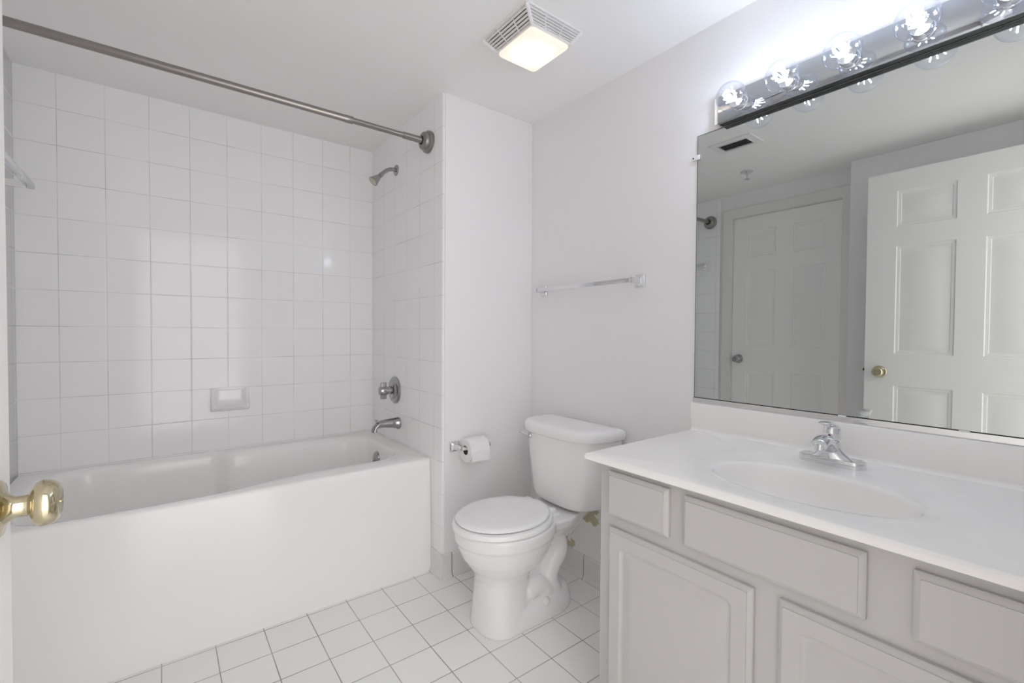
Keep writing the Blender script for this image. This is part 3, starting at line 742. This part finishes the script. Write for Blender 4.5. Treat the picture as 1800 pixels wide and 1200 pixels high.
# ------------------------------------------------------------------ mirror
MY0, MY1, MZ0, MZ1 = -0.018, 0.9150, 0.9080, 1.8530
mi = thing('wall_mirror', 'large frameless wall mirror above the counter', 'mirror', (XM, 0.45, 1.38))
def mg(b):
    b.box(XM-0.0005, XM-0.004, MY0, MY1, MZ0-0.006, MZ1, 0.0, m=MEDGE)
    for f in b.bm.faces: pass
    v = [b.bm.verts.new((XM-0.0042, y, z)) for y, z in ((MY0, MZ0-0.006), (MY1-0.0025, MZ0-0.006), (MY1-0.0025, MZ1-0.0025), (MY0, MZ1-0.0025))]
    b.bm.faces.new(v).material_index = b._mi(MIRROR)
simple('mirror_glass', MIRROR, mi, mg, 0)
simple('bottom_channel', MCHAN, mi, lambda b: b.loft([[(x, y, z) for x, z in ((XM-0.0005, 0.8905), (XM-0.0085, 0.8905), (XM-0.0095, 0.892), (XM-0.0095, 0.9060), (XM-0.009, 0.9072), (XM-0.006, 0.9072), (XM-0.006, 0.895), (XM-0.0005, 0.895))] for y in (MY0, MY1+0.001)]), 25)
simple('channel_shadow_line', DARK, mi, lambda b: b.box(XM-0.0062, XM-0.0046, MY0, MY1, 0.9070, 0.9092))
def clip(b):
    b.box(XM-0.010, XM-0.0005, MY1+0.0008, MY1+0.020, 1.768, 1.782, 0.002); b.box(XM-0.0105, XM-0.0062, MY1-0.014, MY1+0.006, 1.766, 1.784, 0.002)
cl = simple('mirror_clip', CLIPM, mi, clip)
simple('clip_screw', DARK, cl, lambda b: b.lathe((XM-0.010, MY1+0.012, 1.775), (-1, 0, 0), [(0, 0.003), (0.001, 0.0025), (0.0012, 0)], 10))
for y in (0.455, 0.205):
    simple('channel_clip', CLIPM, mi, lambda b: b.box(XM-0.0105, XM-0.006, y-0.010, y+0.010, 0.9050, 0.9095, 0.001))

# ------------------------------------------------------------------ light bar over the mirror
LZ0, LZ1, LX = 1.8535, 1.9470, 1.511
vl = thing('vanity_light', 'chrome light bar with clear globe bulbs over the mirror', 'vanity light', (XM, 0.445, 1.90))
def plate(b):
    y0, y1 = 0.060, 0.823; th = 0.010
    b.box(LX, LX+0.0045, y0, y1, LZ0, LZ1, 0.001, m=BARMIR)
simple('mirror_plate', BARMIR, vl, plate, 25)
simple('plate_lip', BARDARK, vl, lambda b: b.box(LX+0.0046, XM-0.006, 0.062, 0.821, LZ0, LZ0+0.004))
simple('back_box', CREAM, vl, lambda b: b.box(LX+0.0046, XM-0.0005, 0.052, 0.838, LZ0+0.0045, LZ1-0.001, 0.002))
BYS = (0.7447, 0.5947, 0.4450, 0.2925, 0.1430)
def bulb_at(y, first=None):
    c = Vector((1.4464, y, 1.8970)); parts = []
    so = simple('socket', CHROME, vl, lambda b: b.lathe((LX, y, 1.897), (-1, 0, 0), [(0, 0.0250), (0.004, 0.0250), (0.006, 0.0225), (0.030, 0.0225), (0.032, 0.0215), (0.030, 0.0170)], 32))
    R = 0.0450; prof = [(0.0, 0.0135), (0.010, 0.0145), (0.016, 0.0180)]
    d = 1.500 - c.x
    for i in range(5, 29):
        a = PI*(i/28); prof.append((d - R*math.cos(a), R*math.sin(a)))
    bu = simple('light_bulb', GLASS, vl, lambda b: b.lathe((1.500, y, 1.897), (-1, 0, 0), prof, 40, cap0=False), 80)
    def fil(b):
        for k in range(8):
            a = 2*PI*k/8 + y*3; e = 1.0 if k % 2 else 0.72
            p0 = Vector((1.472, y+0.0045*math.cos(a), 1.897+0.0045*math.sin(a)))
            p1 = Vector((1.472-0.034-0.004*e, y+(0.006+0.017*e)*math.cos(a+0.5), 1.897+(0.006+0.017*e)*math.sin(a+0.5)))
            b.tube([p0, p1], 0.0014, 8)
    simple('filaments', FIL, bu, fil)
    simple('filament_stem', STEM, bu, lambda b: b.lathe((1.503, y, 1.897), (-1, 0, 0), [(0, 0.010), (0.012, 0.0075), (0.020, 0.0035), (0.029, 0.0025), (0.030, 0)], 16))
for y in BYS: bulb_at(y)

# ------------------------------------------------------------------ fan with light
FNX0, FNX1, FNY0, FNY1 = 0.950, 1.211, 1.1735, 1.4300
fn = thing('exhaust_fan_light', 'square white exhaust fan with a lit lens', 'ceiling fan light', (1.08, 1.30, ZC))
LXC, LYC = 1.0960, 1.3060
def ringbox(b, e0, e1, z0, z1, cxy):
    (x0, x1, y0, y1) = cxy
    P = lambda e, z: [(x0+e, y0+e, z), (x1-e, y0+e, z), (x1-e, y1-e, z), (x0+e, y1-e, z)]
    b.loft([P(e0, z0), P(e0, z1), P(e1, z1), P(e1, z0), P(e0, z0)], False, False)
def lerp_rect(t):
    L_ = (1.003, 1.185, 1.207, 1.411)
    return tuple(a+(c-a)*t for a, c in zip((FNX0, FNX1, FNY0, FNY1), L_))
def grille(b):
    ringbox(b, 0, 0.016, ZC-0.006, ZC, lerp_rect(0))
    for k in range(1, 6):
        t = k/6.0; z = ZC-0.004-0.034*t
        ringbox(b, 0.0, 0.0065, z-0.0022, z+0.0012, lerp_rect(t))
    # corner ribs
    for ix in (0, 1):
        for iy in (2, 3):
            A = lerp_rect(0.05); B_ = lerp_rect(1.0)
            b.tube([(A[ix], A[iy], ZC-0.005), (B_[ix], B_[iy], ZC-0.041)], 0.007, 8)
    for s in (0.33, 0.67):
        A = lerp_rect(0.05); B_ = lerp_rect(1.0)
        for iy in (2, 3): b.tube([(A[0]+(A[1]-A[0])*s, A[iy], ZC-0.004), (B_[0]+(B_[1]-B_[0])*s, B_[iy], ZC-0.039)], 0.0022, 6)
        for ix in (0, 1): b.tube([(A[ix], A[2]+(A[3]-A[2])*s, ZC-0.004), (B_[ix], B_[2]+(B_[3]-B_[2])*s, ZC-0.039)], 0.0022, 6)
    r = lerp_rect(1.0); ringbox(b, -0.002, 0.010, ZC-0.044, ZC-0.036, r)
simple('grille', PLASTIC, fn, grille, 30)
def well(b):
    A, B_ = lerp_rect(0.12), lerp_rect(0.98)
    P = lambda r, z: [(r[0]+0.014, r[2]+0.014, z), (r[1]-0.014, r[2]+0.014, z), (r[1]-0.014, r[3]-0.014, z), (r[0]+0.014, r[3]-0.014, z)]
    b.loft([P(A, ZC-0.001), P(B_, ZC-0.037)])
simple('housing', mat('fan_housing', (0.30, 0.285, 0.27), 0.7), fn, well, 0)
def lens(b):
    x0, x1, y0, y1 = lerp_rect(1.0)
    b.loft([[(u, v, z) for u, v in rrect(x0+k, x1-k, y0+k, y1-k, r, 6)] for k, z, r in ((0.004, ZC-0.036, 0.014), (0.002, ZC-0.050, 0.014), (0.004, ZC-0.054, 0.014), (0.010, ZC-0.0565, 0.012), (0.03, ZC-0.058, 0.01), (0.06, ZC-0.0585, 0.01))])
simple('lens', LENSM, fn, lens, 40)

# ------------------------------------------------------------------ supply register and sprinkler (seen in the mirror)
ve = thing('ceiling_vent', 'white rectangular air vent with dark slots overhead', 'air vent', (0.471, 1.314, ZC))
VX0, VX1, VY0_, VY1_ = 0.386, 0.556, 1.196, 1.434
simple('vent_frame', PLASTIC, ve, lambda b: [ringbox(b, 0, 0.036, ZC-0.005, ZC, (VX0, VX1, VY0_, VY1_)), ringbox(b, 0.033, 0.038, ZC-0.009, ZC, (VX0, VX1, VY0_, VY1_))], 25)
simple('vent_dark_sheet', DARK, ve, lambda b: b.box(VX0+0.035, VX1-0.035, VY0_+0.035, VY1_-0.035, ZC-0.0015, ZC-0.0002), 0)  # flat dark sheet standing in for the shade inside the duct
for k in range(4):
    x = VX0+0.052+k*0.022
    simple('vent_blade', mat('blade_grey', (0.30, 0.30, 0.29), 0.5) if k == 0 else bpy.data.materials['blade_grey'], ve, lambda b: b.loft([[(x-0.006, y, ZC-0.002), (x+0.004, y, ZC-0.0095), (x+0.0055, y, ZC-0.0088), (x-0.0045, y, ZC-0.0015)] for y in (VY0_+0.037, VY1_-0.037)]), 0)
SPX, SPY = -0.036, 1.490
sk = thing('fire_sprinkler', 'small chrome fire sprinkler on the ceiling', 'sprinkler', (SPX, SPY, ZC))
simple('ceiling_cup', CHROME, sk, lambda b: b.lathe((SPX, SPY, ZC), (0, 0, -1), [(0, 0.038), (0.002, 0.038), (0.006, 0.034), (0.009, 0.020), (0.010, 0.013)], 28))
simple('nozzle', CHROME, sk, lambda b: b.lathe((SPX, SPY, ZC-0.008), (0, 0, -1), [(0, 0.012), (0.012, 0.011), (0.014, 0.006), (0.03, 0.005), (0.042, 0.007)], 16))
simple('deflector', CHROME, sk, lambda b: b.lathe((SPX, SPY, ZC-0.049), (0, 0, -1), [(0, 0.005), (0.0005, 0.018), (0.0025, 0.018), (0.003, 0.004)], 20))

# parts that look different from the rest of their thing
for n_, l_ in (('knob', 'polished brass knob'), ('knob.001', 'polished brass knob'), ('knob.002', 'silver knob'), ('latch', 'dark bronze latch'), ('flush_lever', 'chrome flush lever'),
               ('lens', 'lit frosted lens'), ('overflow_plate', 'chrome overflow plate'), ('nozzle_face', 'pale nozzle face'), ('bottom_channel', 'polished metal channel')):
    if n_ in bpy.data.objects: bpy.data.objects[n_]['label'] = l_
